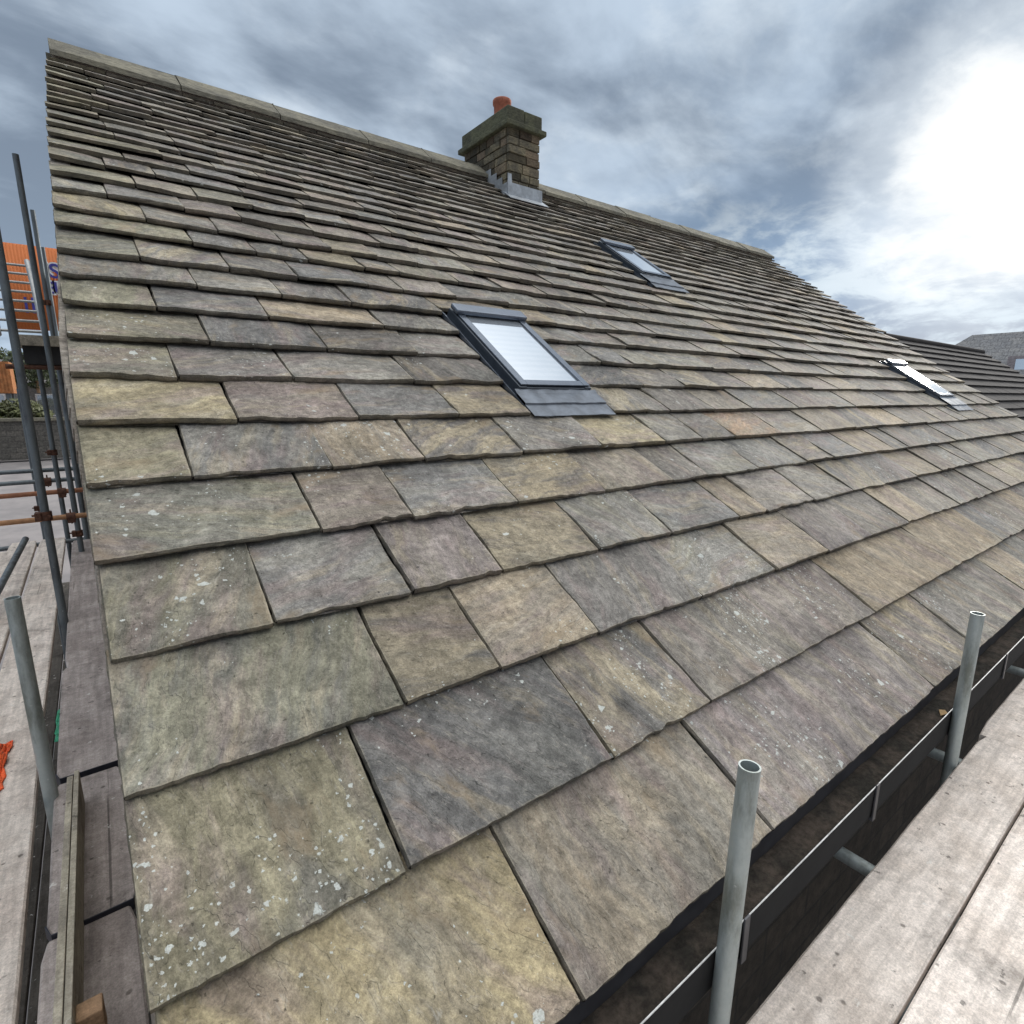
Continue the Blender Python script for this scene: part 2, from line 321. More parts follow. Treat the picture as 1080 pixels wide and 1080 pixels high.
def slate(k, i, u0, u1, v0, v1, cls, lich, over=.05, lift=0.):
    """one slate: top surface grid, chipped lower edge and sides"""
    r = random
    ua, ub = u0*H, u1*H; va, vb = v0*H, v1*H + over
    if ub-ua < .03: return
    dist = math.sqrt(((ua+ub)/2)**2 + (va)**2 + H*H)
    res = .011 if dist < 2.3 else .017 if dist < 3.0 else .03 if dist < 4.5 else .06 if dist<7 else .10
    nx = max(3, int((ub-ua)/res)); ny = max(3, int((vb-va)/res))
    if dist > 7: ny = 3; nx = max(3, min(nx, 6))
    th = (r.uniform(.028,.042) if k < 7 else r.uniform(.036,.047) if k < 16 else r.uniform(.030,.040))
    zo = r.uniform(-.002,.007) + lift; thv = th; th = th*r.uniform(.52,.76)
    gap = r.uniform(.0045,.0075) if k < 4 else r.uniform(.003,.0055)
    ua += gap; ub -= gap; skew0 = r.uniform(-.006,.006); skew1 = r.uniform(-.006,.006); vtilt = r.uniform(-.010,.010)
    sx, sy = r.uniform(-90,90), r.uniform(-90,90)
    a0 = r.uniform(-.5,.5) if r.random() < .55 else pi/2 + r.uniform(-.5,.5)
    if k <= 1: a0 = 1.9 + r.uniform(-.3,.3)
    c1, c2 = PAL[cls]; jv = r.uniform(.88,1.14); w = r.uniform(-.002,.013)
    j = lambda c: (max(.02,(c[0]+w)*jv), c[1]*jv, max(.02,(c[2]-w)*jv), 1)
    T1, T2 = j(c1), j(c2)
    if r.random() < .5 and cls in 'GDLOP': T1, T2 = T2, T1
    P = (lich, r.random(), r.random(), 1)
    tl = r.uniform(-.004,.004)                      # roll
    amp = .0035 if k < 9 else .002
    chips = [(r.uniform(ua,ub), r.uniform(.012,.05), r.uniform(.002,.009)) for _ in range(r.randint(0,3))]
    ca, sa = cos(a0), sin(a0)
    def P3(a, b, edge=0):
        fu = (a-ua)/(ub-ua); fv = (b-va)/(vb-va)
        aa = a + (skew0*(1-fu)+skew1*fu)*fv
        aa += .0022*noise.noise(Vector((sx, b*22, 3)))*(1 if edge in (2,3) else 0)
        bb = b
        e = (1-fv)**6
        jag = .0035*noise.noise(Vector((a*5+sx, sy, 0))) + .0028*noise.noise(Vector((a*34+sx, sy, 5))) + .0016*noise.noise(Vector((a*90+sx, sy, 9))) + vtilt*(fu-.5)
        for cx, cw, cd in chips:
            d = abs(a-cx)/cw
            if d < 1: jag += cd*(1-d*d)
        bb += jag*e
        n = -thv*(b-va)/max(.01,(v1-v0)*H)*.97 + zo + tl*(fu-.5)*2
        n += amp*fb(a*5+sx, b*5+sy, 1, 3) + .0016*fb(a*22+sx, b*22+sy, 2, 3)*(1 if dist<4.5 else 0)
        if dist < 5:
            q_ = 5.5*noise.noise(Vector((a*2.6*ca+b*2.6*sa+sx, (-a*sa+b*ca)*5.5+sy, 4))) ; f_ = q_-math.floor(q_)
            n += .0020*(math.floor(q_)+min(1, f_/.18))
        rim = min(a-ua, ub-a, b-va)                 # softly broken arris
        if rim < .008: n -= .0028*(1-rim/.010)*(.6+.8*abs(noise.noise(Vector((a*40+sx,b*40,1)))))
        return aa, bb, n
    o = RP(0,0)
    def add(a, b, n):
        sl.v.append(o + RU*a + RV*b + RN*n); return len(sl.v)-1
    ca, sa = cos(a0), sin(a0)
    def addv(a, b, n, su=None, ed=0.):
        idx = add(a, b, n)
        p, q = (a, b) if su is None else su
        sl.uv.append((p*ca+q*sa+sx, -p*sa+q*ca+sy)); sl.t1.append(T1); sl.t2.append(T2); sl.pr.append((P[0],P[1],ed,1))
        return idx
    xs = [ua+(ub-ua)*x/nx for x in range(nx+1)]; ys = [va+(vb-va)*y/ny for y in range(ny+1)]
    if dist < 4.5:                                  # an extra rim row for the broken arris
        xs = sorted(set(xs+[ua+.008, ub-.008])); ys = sorted(set(ys+[va+.008]))
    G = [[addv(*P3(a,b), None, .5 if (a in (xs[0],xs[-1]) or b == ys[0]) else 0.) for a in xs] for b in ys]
    for y in range(len(ys)-1):
        for x in range(len(xs)-1):
            sl.f.append((G[y][x],G[y][x+1],G[y+1][x+1],G[y+1][x])); sl.sm.append(True)
    def skirt(line, outw):
        rows = 3 if dist < 4.5 else 1
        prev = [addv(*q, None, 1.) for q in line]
        for rr in range(1, rows+1):
            fr = rr/rows; cur = []
            for q in line:
                a, b, n = q
                wob = (.0035*noise.noise(Vector((a*30+sx, b*30+sy, fr*3+7))) + (.003 if 0<fr<1 else -.004))
                wob = wob if dist < 4.5 else 0
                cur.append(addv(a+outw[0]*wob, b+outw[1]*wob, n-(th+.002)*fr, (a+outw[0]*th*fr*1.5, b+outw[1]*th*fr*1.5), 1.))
            for x in range(len(line)-1):
                sl.f.append((cur[x],cur[x+1],prev[x+1],prev[x])); sl.sm.append(False)
            prev = cur
        return prev
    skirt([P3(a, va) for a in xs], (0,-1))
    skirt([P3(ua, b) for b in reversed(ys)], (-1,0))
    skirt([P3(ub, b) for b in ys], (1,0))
    # underside strip near the lower edge
    q0 = [P3(a,va) for a in (ua,ub)]
    a_ = [addv(q0[0][0],q0[0][1],q0[0][2]-th-.001), addv(q0[1][0],q0[1][1],q0[1][2]-th-.001), addv(ub,va+.12,-th-.02), addv(ua,va+.12,-th-.02)]
    sl.f.append((a_[3],a_[2],a_[1],a_[0])); sl.sm.append(False)

WTS = 'GGGGGGGGDDDDDLLPPTMM'
FARW = 'GGGGGGGGGDDDDDPPLLTM'
for k in range(len(CV)-1):
    v0, v1 = CV[k], CV[k+1]
    js = list(J.get(k, []))
    bad = [(w_[0]-.13, w_[1]+.13) for w_ in WINS if w_[4] <= v0+.03 and w_[3]+.03 > v0+.005]
    uL = verge(v0) + random.uniform(-.004,.006); uR = 7.65 + .19*v0 + random.uniform(-.012,.012)
    if not js: js = [uL + random.uniform(.18,.30)]
    mean = .37 if k < 4 else .32 if k < 12 else .27
    if k > 15: mean = .25
    while js[-1] < uR - mean*1.6: js.append(js[-1] + random.uniform(.68,1.35)*mean)
    js = [q_ for q_ in js if not any(a_ < q_ < b_ for a_, b_ in bad)]
    edges = [uL] + js + [uR]
    for i in range(len(edges)-1):
        a, b = edges[i], edges[i+1]
        cs = CLS.get(k, '')
        if i < len(cs): c = cs[i]
        elif i == 0: c = random.choice('OOLO')
        else: c = random.choice(WTS if k < 14 else FARW)
        L = LICH.get((k,i), random.choice([.1,.2,.3,.42]) if k < 8 else .2)
        segs = [(a, b, v0)]
        def cut(segs, c0, c1, w0, w1):
            out = []
            for (p, q, vv) in segs:
                if q <= c0 or p >= c1 or w1 <= v0+.005 or w0 > v0+.03: out.append((p,q,vv)); continue
                if p < c0-.04: out.append((p,c0,vv))
                if q > c1+.04: out.append((c1,q,vv))
                if w1 < v1-.03: out.append((max(p,c0),min(q,c1),w1))
            return out
        for (wu0,wu1,wv0,wv1,wa) in WINS:
            segs = cut(segs, wu0-.03, wu1+.03, wa, wv1+.03)
        segs = cut(segs, CHIM[0]-.0, CHIM[1]+.0, 4.80, 5.4)
        for (p,q,vv) in segs:
            slate(k, i, p, q, vv, v1, c, L, lift=.004 if vv>v0 else 0)
me = bpy.data.meshes.new('roof'); hl = ROOT[house.name]
me.from_pydata([tuple(v-hl) for v in sl.v], [], sl.f); me.polygons.foreach_set('use_smooth', sl.sm)
uvl = me.uv_layers.new(name='suv')
vi = [0]*len(me.loops); me.loops.foreach_get('vertex_index', vi)
fl = []
for q in vi: fl += sl.uv[q]
uvl.data.foreach_set('uv', fl)
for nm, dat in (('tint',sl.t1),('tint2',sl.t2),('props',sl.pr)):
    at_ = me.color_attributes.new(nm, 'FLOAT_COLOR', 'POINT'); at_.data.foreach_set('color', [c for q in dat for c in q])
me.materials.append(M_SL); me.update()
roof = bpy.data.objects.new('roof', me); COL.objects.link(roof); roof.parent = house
print('slate verts', len(sl.v))

# black sheet added to darken the slate gaps, and rear slope
m = MB()
def ubox(u0,u1,v0,v1,n0,n1): m.rbox(u0*H,u1*H,v0*H,v1*H,n0,n1)
o_ = RP(0,0); m.hexa([o_+RU*(a*H)+RV*(b*H)+RN*n_ for n_ in (-.085,-.070) for a,b in ((.06,-.06),(7.58,-.06),(8.60,5.25),(.06,5.25))])
build(m, 'gap_backing', M_black, house)
RY = RP(0,5.30).y; RZ = RP(0,5.30).z
m = MB(); bz = RZ-tan(PHI)*(RY-.9)
m.hexa([Vector((.06,RY,RZ-.10)),Vector((HX1,RY,RZ-.10)),Vector((HX1,2*RY-.6,bz-.10)),Vector((.18,2*RY-.6,bz-.10)),
        Vector((.06,RY,RZ-.03)),Vector((HX1,RY,RZ-.03)),Vector((HX1,2*RY-.6,bz-.03)),Vector((.18,2*RY-.6,bz-.03))])
build(m, 'rear_slope', M_ridge, house)
# ridge stones: angular, each about .9 m, one run
m = MB(); x = .06*H; 
while x < HX1-.05:
    L = random.uniform(.82,1.0); x1 = min(x+L, HX1); dz = random.uniform(-.006,.008); ap = RP(0,5.36).y
    y0 = ap; zt = RP(0,5.36).z + .068 + dz; w = .285; dn = w*tan(PHI)
    for sgn in (-1, 1):
        a = [Vector((xx, y0+sgn*w, zt-dn-.045)) for xx in (x+.006,x1-.006)]
        b = [Vector((xx, y0+sgn*w, zt-dn)) for xx in (x+.006,x1-.006)]
        c = [Vector((xx, y0+sgn*.02, zt)) for xx in (x+.006,x1-.006)]
        d = [Vector((xx, y0, zt-.06)) for xx in (x+.006,x1-.006)]
        n_ = 7
        def lerp(p,q,t_): return p.lerp(q,t_)
        for s_ in range(n_):
            t0,t1_ = s_/n_,(s_+1)/n_
            jj = lambda p: p + Vector((0,0,.006*noise.noise(p*9)))
            m.face([jj(lerp(*a,t0)),jj(lerp(*a,t1_)),jj(lerp(*b,t1_)),jj(lerp(*b,t0))])
            m.face([jj(lerp(*b,t0)),jj(lerp(*b,t1_)),jj(lerp(*c,t1_)),jj(lerp(*c,t0))])
            m.face([lerp(*a,t0),lerp(*d,t0),lerp(*d,t1_),lerp(*a,t1_)])
        m.face([a[0],b[0],c[0],d[0]]); m.face([a[1],b[1],c[1],d[1]])
    m.face([Vector((x+.006,y0-.02,zt)),Vector((x1-.006,y0-.02,zt)),Vector((x1-.006,y0+.02,zt)),Vector((x+.006,y0+.02,zt))])
    # mortar fillet at the joint
    m.box(x1-.008,x1+.008,y0-.04,y0+.04,zt-.06,zt-.004)
    x = x1
build(m, 'ridge', M_ridge, house)
m = MB(); y0 = RP(0,5.36).y
m.box(.07*H, HX1-.01, y0-.24, y0+.24, RP(0,5.20).z-.09, RP(0,5.20).z-.015)
build(m, 'ridge_bedding', M_mortar, house)

# walls
def poly_wall(name, pts, x0, x1, mat, skew=0.):
    m = MB(); A = [Vector((x0+skew*(y-.8),y,z)) for y,z in pts]; B = [Vector((x1,y,z)) for y,z in pts]
    m.face(A[::-1]); m.face(B)
    for i in range(len(pts)):
        j=(i+1)%len(pts); m.face([A[i],A[j],B[j],B[i]])
    return m
e0 = RP(0,-.02,-.055); top = RP(0,5.28,-.055)
pts = [(e0.y+.03,0),(2*top.y-e0.y,0),(2*top.y-e0.y,e0.z-.05),(top.y,top.z-.05),(e0.y+.03,e0.z-.02)]
def mat_block(name, c1, c2, c3, sx=2.6, rot=None):
    t = NT(name); o = t.obj()
    mp = t.n('ShaderNodeMapping'); t.l(o, mp.inputs[0])
    if rot: mp.inputs['Rotation'].default_value = rot
    br = t.n('ShaderNodeTexBrick', _Scale=sx, _Mortar_Size=.02, _Brick_Width=.9, _Row_Height=.42, offset=.45)
    br.inputs['Color1'].default_value=(*c1,1); br.inputs['Color2'].default_value=(*c2,1); br.inputs['Mortar'].default_value=(*c3,1)
    t.l(mp.outputs[0], br.inputs[0])
    n1 = t.noise(o, 14, 8, .7)
    nd = t.n('ShaderNodeVectorMath', operation='SCALE'); t.l(br.outputs['Color'], nd.inputs[0]); t.l(t.ramp(n1,.3,.7,.55,1.35), nd.inputs[3])
    h = t.math('SUBTRACT', t.math('MULTIPLY', n1, .5), br.outputs['Fac'])
    return t.out(nd.outputs[0], .9, t.bump(h,.8,.015))
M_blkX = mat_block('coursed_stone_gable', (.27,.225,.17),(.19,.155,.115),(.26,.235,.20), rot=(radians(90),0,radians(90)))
M_blkY = mat_block('shaded_stone_front', (.035,.03,.023),(.06,.05,.038),(.03,.028,.024), rot=(radians(90),0,0))  # far darker than the gable stone: shade of the eaves gap painted in
build(poly_wall('w', pts, -.050, .25, M_blkX, .019), 'gable_wall', M_blkX, house)
build(poly_wall('w', pts, 10.52, 10.74, M_blkX, .226), 'gable_wall', M_blkX, house)
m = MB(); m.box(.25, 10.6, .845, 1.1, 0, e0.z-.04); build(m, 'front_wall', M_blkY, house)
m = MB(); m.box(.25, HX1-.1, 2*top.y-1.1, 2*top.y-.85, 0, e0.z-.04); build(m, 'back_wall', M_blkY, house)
# mortar bed down the verge
m = MB(); N=60
o0 = RP(0,0)
for i in range(N):
    a, b = i/N*5.2, (i+1)/N*5.2
    def q(v, uoff, n): return o0+RU*((verge(v)+uoff)*H+.006*noise.noise(Vector((v*14,uoff*40,n*30))))+RV*(v*H)+RN*n
    vm = (i+.5)/N*5.2; u_ = -.001 - .020*math.exp(-((vm-1.75)/.5)**2); l_, n0_, n1_ = .07, -.10, -.045
    m.hexa([q(a,u_,n0_),q(a,l_,n0_),q(b,l_,n0_),q(b,u_,n0_),q(a,u_+.004,n1_),q(a,l_,n1_),q(b,l_,n1_),q(b,u_+.004,n1_)])
build(m, 'verge_mortar', M_mortar, house)

# gutter: box gutter, silt, brackets
gx0, gx1 = -.04, 10.8
def gy(y,z): return (y, z+CZ)
prof = [(.690,-1.325),(.690,-1.405),(.588,-1.420),(.578,-1.312)]   # inside line
def sweep(name, prof, mat, thick, parent, x0=gx0, x1=gx1, seg=60):
    m = MB()
    P_ = [Vector((0,y,z+CZ)) for y,z in prof]
    for i in range(len(P_)-1):
        a,b = P_[i],P_[i+1]; d=(b-a).normalized(); nrm = Vector((0,d.z,-d.y))*thick
        a2 = a - d*(thick*.0) ; m.hexa([Vector((x0,*(a)[1:])),Vector((x1,*(a)[1:])),Vector((x1,*(a-nrm)[1:])),Vector((x0,*(a-nrm)[1:])),
                Vector((x0,*(b)[1:])),Vector((x1,*(b)[1:])),Vector((x1,*(b-nrm)[1:])),Vector((x0,*(b-nrm)[1:]))])
    return build(m, name, mat, parent)
gut = sweep('gutter', [(.692,-1.322),(.690,-1.408)], M_gut, .004, house)
m = MB()
for a,b in (((.694,-1.412),(.584,-1.428)),((.588,-1.424),(.576,-1.312))):
    pass
m.hexa([W(gx0,.586,-1.428),W(gx1,.586,-1.428),W(gx1,.694,-1.412),W(gx0,.694,-1.412),W(gx0,.586,-1.422),W(gx1,.586,-1.422),W(gx1,.6895,-1.4085),W(gx0,.6895,-1.4085)])
m.hexa([W(gx0,.579,-1.429),W(gx1,.579,-1.429),W(gx1,.5855,-1.429),W(gx0,.5855,-1.429),W(gx0,.576,-1.315),W(gx1,.576,-1.315),W(gx1,.5825,-1.315),W(gx0,.5825,-1.315)])
m.hexa([W(gx0-.004,.577,-1.428),W(gx0,.577,-1.428),W(gx0,.694,-1.412),W(gx0-.004,.694,-1.412),W(gx0-.004,.577,-1.315),W(gx0,.577,-1.315),W(gx0,.694,-1.325),W(gx0-.004,.694,-1.325)])
build(m, 'trough', M_gut2, gut)
m = MB(); m.tube(W(gx0,.5785,-1.3135),W(gx1,.5785,-1.3135),.0020,8)
build(m, 'front_lip', M_lip, gut)
m = MB(); nx=400
g = []
for i in range(nx+1):
    xx = gx0+.002+(gx1-gx0-.004)*i/nx
    g.append([W(xx, yy, zz+.007*fb(xx*9,yy*30,1,3)) for yy,zz in ((.5865,-1.392),(.61,-1.380),(.64,-1.375),(.665,-1.374),(.689,-1.376))])
for i in range(nx):
    for j_ in range(4): m.face([g[i][j_],g[i+1][j_],g[i+1][j_+1],g[i][j_+1]], True)
build(m, 'silt', M_mud, gut)
xx = .35
while xx < 10.7:
    m = MB(); m.box(xx,xx+.025,.573,.845,-1.441+CZ,-1.431+CZ); m.box(xx,xx+.025,.569,.5755,-1.441+CZ,-1.300+CZ)
    build(m, 'bracket', M_gut, gut, bevel=.002); xx += .82
m = MB(); m.box(0,10.7,.70,.82,-1.50+CZ,-1.335+CZ); build(m, 'fascia', M_gut2, house)

# --- roof windows
M_sash = mat_flat('blue_grey_aluminium', (.135,.16,.20), .26, .6, .12, 20, .05)
def skylight(wu0,wu1,wv0,wv1,wa,pale):
    hz = -.024 if pale else -.014
    a0,a1,b0,b1,c0 = wu0*H,wu1*H,wv0*H,wv1*H,wa*H
    MF = M_framel if pale else M_frame
    m = MB(); fw=.055
    # curb in slab edges, outer casing
    m.rbox(a0,a0+fw,b0,b1,-.06,.045+hz); m.rbox(a1-fw,a1,b0,b1,-.06,.045+hz)
    m.rbox(a0+fw,a1-fw,b0,b0+fw,-.06,.040+hz); m.rbox(a0+fw,a1-fw,b1-.11,b1,-.06,.050+hz)
    fr = build(m, 'roof_window', M_frame, house, bevel=.004)
    if wu0 < 2: fr['label'] = 'nearest roof window with dark frame and long lead apron'
    m = MB(); s_=.050; e=.012
    m.rbox(a0+e,a0+e+s_,b0+e,b1-.10,.047+hz,.058+hz); m.rbox(a1-e-s_,a1-e,b0+e,b1-.10,.047+hz,.058+hz)
    m.rbox(a0+e+s_+.001,a1-e-s_-.001,b0+e,b0+e+s_,.047+hz,.057+hz)
    build(m, 'sash', M_sash, fr, bevel=.004)
    m = MB(); m.rbox(a0-.004,a1+.004,b1-.115,b1-.012,.053+hz,.088+hz); build(m, 'hood', M_sash, fr, bevel=.012)
    m = MB(); m.rbox(a0+.062,a1-.062,b0+.062,b1-.116,.020,.032); build(m, 'pane', M_glass2, fr)
    # side gutters and apron
    for q0_,q1_,q2_ in ((a0-.040,a0-.001,a0-.040),(a1+.001,a1+.040,a1+.036)):
        m = MB(); m.rbox(q0_,q1_,c0+.05,b1+.03,-.030,-.024); m.rbox(q2_,q2_+.004,c0+.05,b1+.03,-.024,-.004)
        build(m, 'side_flashing', M_sash, fr)
    m = MB()
    n_=36; rows = [(b0-.001,.018),(b0-.03,.012),(c0+.11,.013),(c0+.107,.003),(c0,.002)]
    gg=[]
    for i in range(n_+1):
        a = a0-.035+(a1-a0+.07)*i/n_
        gg.append([RP(0,0)+RU*a+RV*(b+ (.006*noise.noise(Vector((a*9,b,2))) if q_>1 else 0))+RN*(n0+.004*noise.noise(Vector((a*14,b*20,1))) - (.0 if q_<3 else 0)) for q_,(b,n0) in enumerate(rows)])
    for i in range(n_):
        for q_ in range(4): m.face([gg[i][q_+1],gg[i+1][q_+1],gg[i+1][q_],gg[i][q_]], q_!=2)
    m.face([gg[0][4],gg[n_][4],gg[n_][4]-RN*.005,gg[0][4]-RN*.005])
    build(m, 'apron', M_lead, fr)
for i, w_ in enumerate(WINS): skylight(*w_, pale=(i==2))

# --- chimney
cx0,cx1,cy0,cy1 = 4.73,5.26,6.376,7.45
zc0, zc1 = 2.2, 3.43
m = MB(); m.box(cx0+.02,cx1-.02,cy0+.02,cy1-.02,zc0+CZ,zc1+.2+CZ)
z = zc0; row=0
while z < zc1-.02:
    hh = min(random.uniform(.095,.135), zc1-z)
    if zc1-(z+hh) < .07: hh = zc1-z
    # front and back, then sides
    for face in range(4):
        L = (cx1-cx0) if face%2==0 else (cy1-cy0)
        p = 0.0
        while p < L-.01:
            l = random.uniform(.14,.32)
            if L-(p+l) < .10: l = L-p
            dep = random.uniform(-.010,.010); g_=.006
            zz0,zz1 = z+g_+CZ, z+hh-g_+CZ
            if face==0: m.box(cx0+p+g_,cx0+p+l-g_,cy0+dep,cy0+.05,zz0,zz1)
            if face==2: m.box(cx0+p+g_,cx0+p+l-g_,cy1-.05,cy1-dep,zz0,zz1)
            if face==1: m.box(cx1-.05,cx1-dep,cy0+.052+p*(1-.1/L)+g_,cy0+.052+(p+l)*(1-.1/L)-g_,zz0,zz1)
            if face==3: m.box(cx0+dep,cx0+.05,cy0+.052+p*(1-.1/L)+g_,cy0+.052+(p+l)*(1-.1/L)-g_,zz0,zz1)
            p += l
    z += hh; row += 1
ch = build(m, 'chimney', M_chim, house, bevel=.006)
m = MB(); m.box(cx0-.065,cx1+.065,cy0-.065,cy1+.065,3.42+CZ,3.485+CZ)
m.box(cx0-.02,cx0+.25,cy0-.02,cy1+.02,3.487+CZ,3.66+CZ); m.box(cx0+.256,cx1+.02,cy0-.018,cy1+.018,3.487+CZ,3.655+CZ)
build(m, 'cap', M_cap, ch, bevel=.012)
m = MB(); m.box(cx0+.05,cx1-.05,cy0+.05,cy1-.05,3.64+CZ,3.69+CZ); build(m, 'flaunching', M_mortar, ch, bevel=.03)
m = MB(); m.lathe(W(4.99,6.87,0),[(.118,3.66),(.108,3.70),(.112,3.90),(.126,3.91),(.128,3.955),(.122,3.965),(.100,3.965),(.095,3.94),(.09,3.7)],28)
build(m, 'chimney_pot', M_terra, ch)
m = MB()
zf = RP(0,4.72).z
m.box(cx0-.03,cx1+.03,cy0-.022,cy0-.016,zf-.02,zf+.17)
m.rbox(cx0-.06,cx1+.06, 4.64*H, 4.79*H, .006,.012)
for q_ in range(4):
    ya = cy0-.02+q_*.13; zz = RP(0,(ya-H*SP)/(H*CP)).z
    m.hexa([Vector((cx0-.022,ya,zz-.03)),Vector((cx0-.016,ya,zz-.03)),Vector((cx0-.016,ya+.13,zz+.06)),Vector((cx0-.022,ya+.13,zz+.06)),
            Vector((cx0-.022,ya,zz+.16)),Vector((cx0-.016,ya,zz+.16)),Vector((cx0-.016,ya+.13,zz+.16)),Vector((cx0-.022,ya+.13,zz+.16))])
m.hexa([Vector((cx0-.03,cy0-.035,zf-.03)),Vector((cx0+.05,cy0-.035,zf-.03)),Vector((cx0+.05,cy0-.023,zf-.03)),Vector((cx0-.03,cy0-.023,zf-.03)),Vector((cx0-.03,cy0-.030,zf+.27)),Vector((cx0+.03,cy0-.030,zf+.27)),Vector((cx0+.03,cy0-.023,zf+.27)),Vector((cx0-.03,cy0-.023,zf+.27))])
build(m, 'flashing', M_lead2, ch) if 'M_lead2' in globals() else build(m, 'flashing', mat_flat('new_lead', (.40,.43,.46), .45, .35, .25, 9, .5), ch)

# ------------------------------------------------------------------ neighbouring buildings on the right
nb = empty('neighbour_house', W(14.9, 4.31, -CZ), label='lower house joined to the right end, with a dark brown interlocking tile roof', category='house')
nx0,nx1,ny,nz = 10.95,17.75,4.31,1.10
M_tile = mat_flat('dark_concrete_tile', (.028,.025,.025), .95, 0, .25, 5, .3)
m = MB(); Ls = .225; ph = radians(34.5); k=0; s = 0.0
sl_len = 5.2
while s < sl_len:
    a, b = s, s+Ls+.03
    A_ = lambda x,t_,n_: W(x, ny-t_*cos(ph)-n_*sin(ph), nz-t_*sin(ph)+n_*cos(ph))
    x = nx0
    while x < nx1-.01:
        x2 = min(x+.30, nx1); dd = random.uniform(-.003,.003)
        m.hexa([A_(x,b,.000+dd),A_(x2-.004,b,.000+dd),A_(x2-.004,a,-.03),A_(x,a,-.03),A_(x,b,.028+dd),A_(x2-.004,b,.028+dd),A_(x2-.004,a,-.006),A_(x,a,-.006)])
        x = x2
    s += Ls
build(m, 'roof', M_tile, nb)
m = MB(); m.tube(W(11.75,ny,nz+.0),W(nx1+.02,ny,nz+.0),.06,14); build(m, 'ridge', M_tile, nb)
m = MB(); m.hexa([W(nx0,ny,nz-.12),W(nx1,ny,nz-.12),W(nx1,ny+4.3,nz-3.1),W(nx0,ny+4.3,nz-3.1),W(nx0,ny,nz-.04),W(nx1,ny,nz-.04),W(nx1,ny+4.3,nz-3.0),W(nx0,ny+4.3,nz-3.0)])
build(m, 'rear_slope', M_tile, nb)
wp = [(.5,0),(8.2,0),(8.2,nz-2.85+CZ),(ny,nz-.1+CZ),(.5,nz-2.78+CZ)]
build(poly_wall('w', wp, HX1+.02, nx1-.05, M_blkX), 'wall', M_blkX, nb)
m = MB()
# far slate-roofed house
fh = empty('slate_roofed_house', W(38, 6, -CZ), label='grey slate hipped roof house beyond the dark tiled roof at the far right', category='house')
M_fs = mat_block('far_blue_slate', (.20,.205,.215),(.25,.25,.25),(.15,.15,.16), sx=2.2, rot=(0,radians(0),radians(90)))
def quad(m,*p): m.face([W(*q) for q in p])
m = MB(); ex0,ex1,ey0,ey1,ez,rz = 34,46,-3,12.0,.75,3.15
quad(m,(ex0,ey0,ez),(ex0,ey1,ez),(ex0+2.6,ey1-2.6,rz),(ex0+2.6,ey0+2.6,rz))
quad(m,(ex1,ey0,ez),(ex1,ey1,ez),(ex1-2.6,ey1-2.6,rz),(ex1-2.6,ey0+2.6,rz))
quad(m,(ex0,ey1,ez),(ex1,ey1,ez),(ex1-2.6,ey1-2.6,rz),(ex0+2.6,ey1-2.6,rz))
quad(m,(ex0,ey0,ez),(ex1,ey0,ez),(ex1-2.6,ey0+2.6,rz),(ex0+2.6,ey0+2.6,rz))
quad(m,(ex0+2.6,ey0+2.6,rz),(ex1-2.6,ey0+2.6,rz),(ex1-2.6,ey1-2.6,rz),(ex0+2.6,ey1-2.6,rz))
build(m,'roof',M_fs,fh)
m = MB(); m.box(ex0+.4,ex1-.4,ey0+.4,ey1-.4,0,ez+.02+CZ); build(m,'wall',M_blkX,fh)
m = MB(); m.box(34.6,36.4,5.2,7.4,.9+CZ,1.9+CZ); build(m,'dormer',mat_flat('dormer_cladding',(.30,.27,.28),.8),fh)
m = MB(); m.box(34.57,34.6,5.5,7.1,1.1+CZ,1.75+CZ); build(m,'window',M_glass2,fh)

# ------------------------------------------------------------------ scaffold
POLE = 'upright scaffold poles'
def pole(x, y, ztop, label, mat=None, lean=(0,0), zb=-CZ, couplers=(), seg=24):
    base = W(x-lean[0]*(ztop-zb), y-lean[1]*(ztop-zb), zb)
    m = MB(); m.tube(base, W(x,y,ztop), .02415, seg, .004)
    o = build(m, 'scaffold_pole', mat or M_galv, None, base, label=label, category='scaffold pole', group=POLE)
    for zc in couplers:
        c = base.lerp(W(x,y,ztop), (zc-zb)/(ztop-zb)); m = MB()
        m.tube(c-Vector((0,0,.03)), c+Vector((0,0,.03)), .036, 16)
        m.box(c.x-.055,c.x-.02,c.y-.04,c.y+.04,c.z-.028,c.z+.028); m.tube(c+Vector((.02,-.06,0)), c+Vector((.02,.06,0)), .010, 8)
        m.tube(c+Vector((-.075,.045,0)), c+Vector((.02,.045,0)), .008, 8)
        build(m, 'coupler', M_rust, o, bevel=.003)
    return o
pole(1.079,.5515,-.806,'galvanised open topped scaffold pole nearest the camera, between gutter and deck', lean=(.041,.0))
pole(2.80,.5515,-.865,'shorter looking second scaffold pole along the gutter at the right edge', lean=(.002,0))
pole(-.315,2.615,-.715,'cut off pale pole rising through the left walkway gap in front', lean=(.0,0))
pole(-.335,4.79,2.1,'tall scaffold pole at the left edge of the picture, nearest of the tall ones', M_galvd, couplers=(-.78,), lean=(.0,0))
pole(-.265,7.0,2.12,'tallest looking scaffold pole left of the roof verge, second of the tall row', M_galvd, couplers=(-1.35,), lean=(-.002,0))
pole(-.275,9.2,2.2,'third tall scaffold pole beside the ladder, left of the verge', M_galvd, couplers=(1.15,-1.2), lean=(-.002,0))
pole(-.30,11.8,2.3,'farthest and thinnest tall scaffold pole, in front of the orange banner', M_galvd, lean=(-.002,0))
pole(-.215,7.62,.31,'short dark pole under the right end of the high platform', M_galvd)
pole(-.40,8.02,.31,'short dark pole under the left end of the high platform', M_galvd, couplers=(-.6,))
pole(-.64,8.6,.1,'thin short scaffold pole at the far left behind the walkway', M_galvd, couplers=(-1.3,))
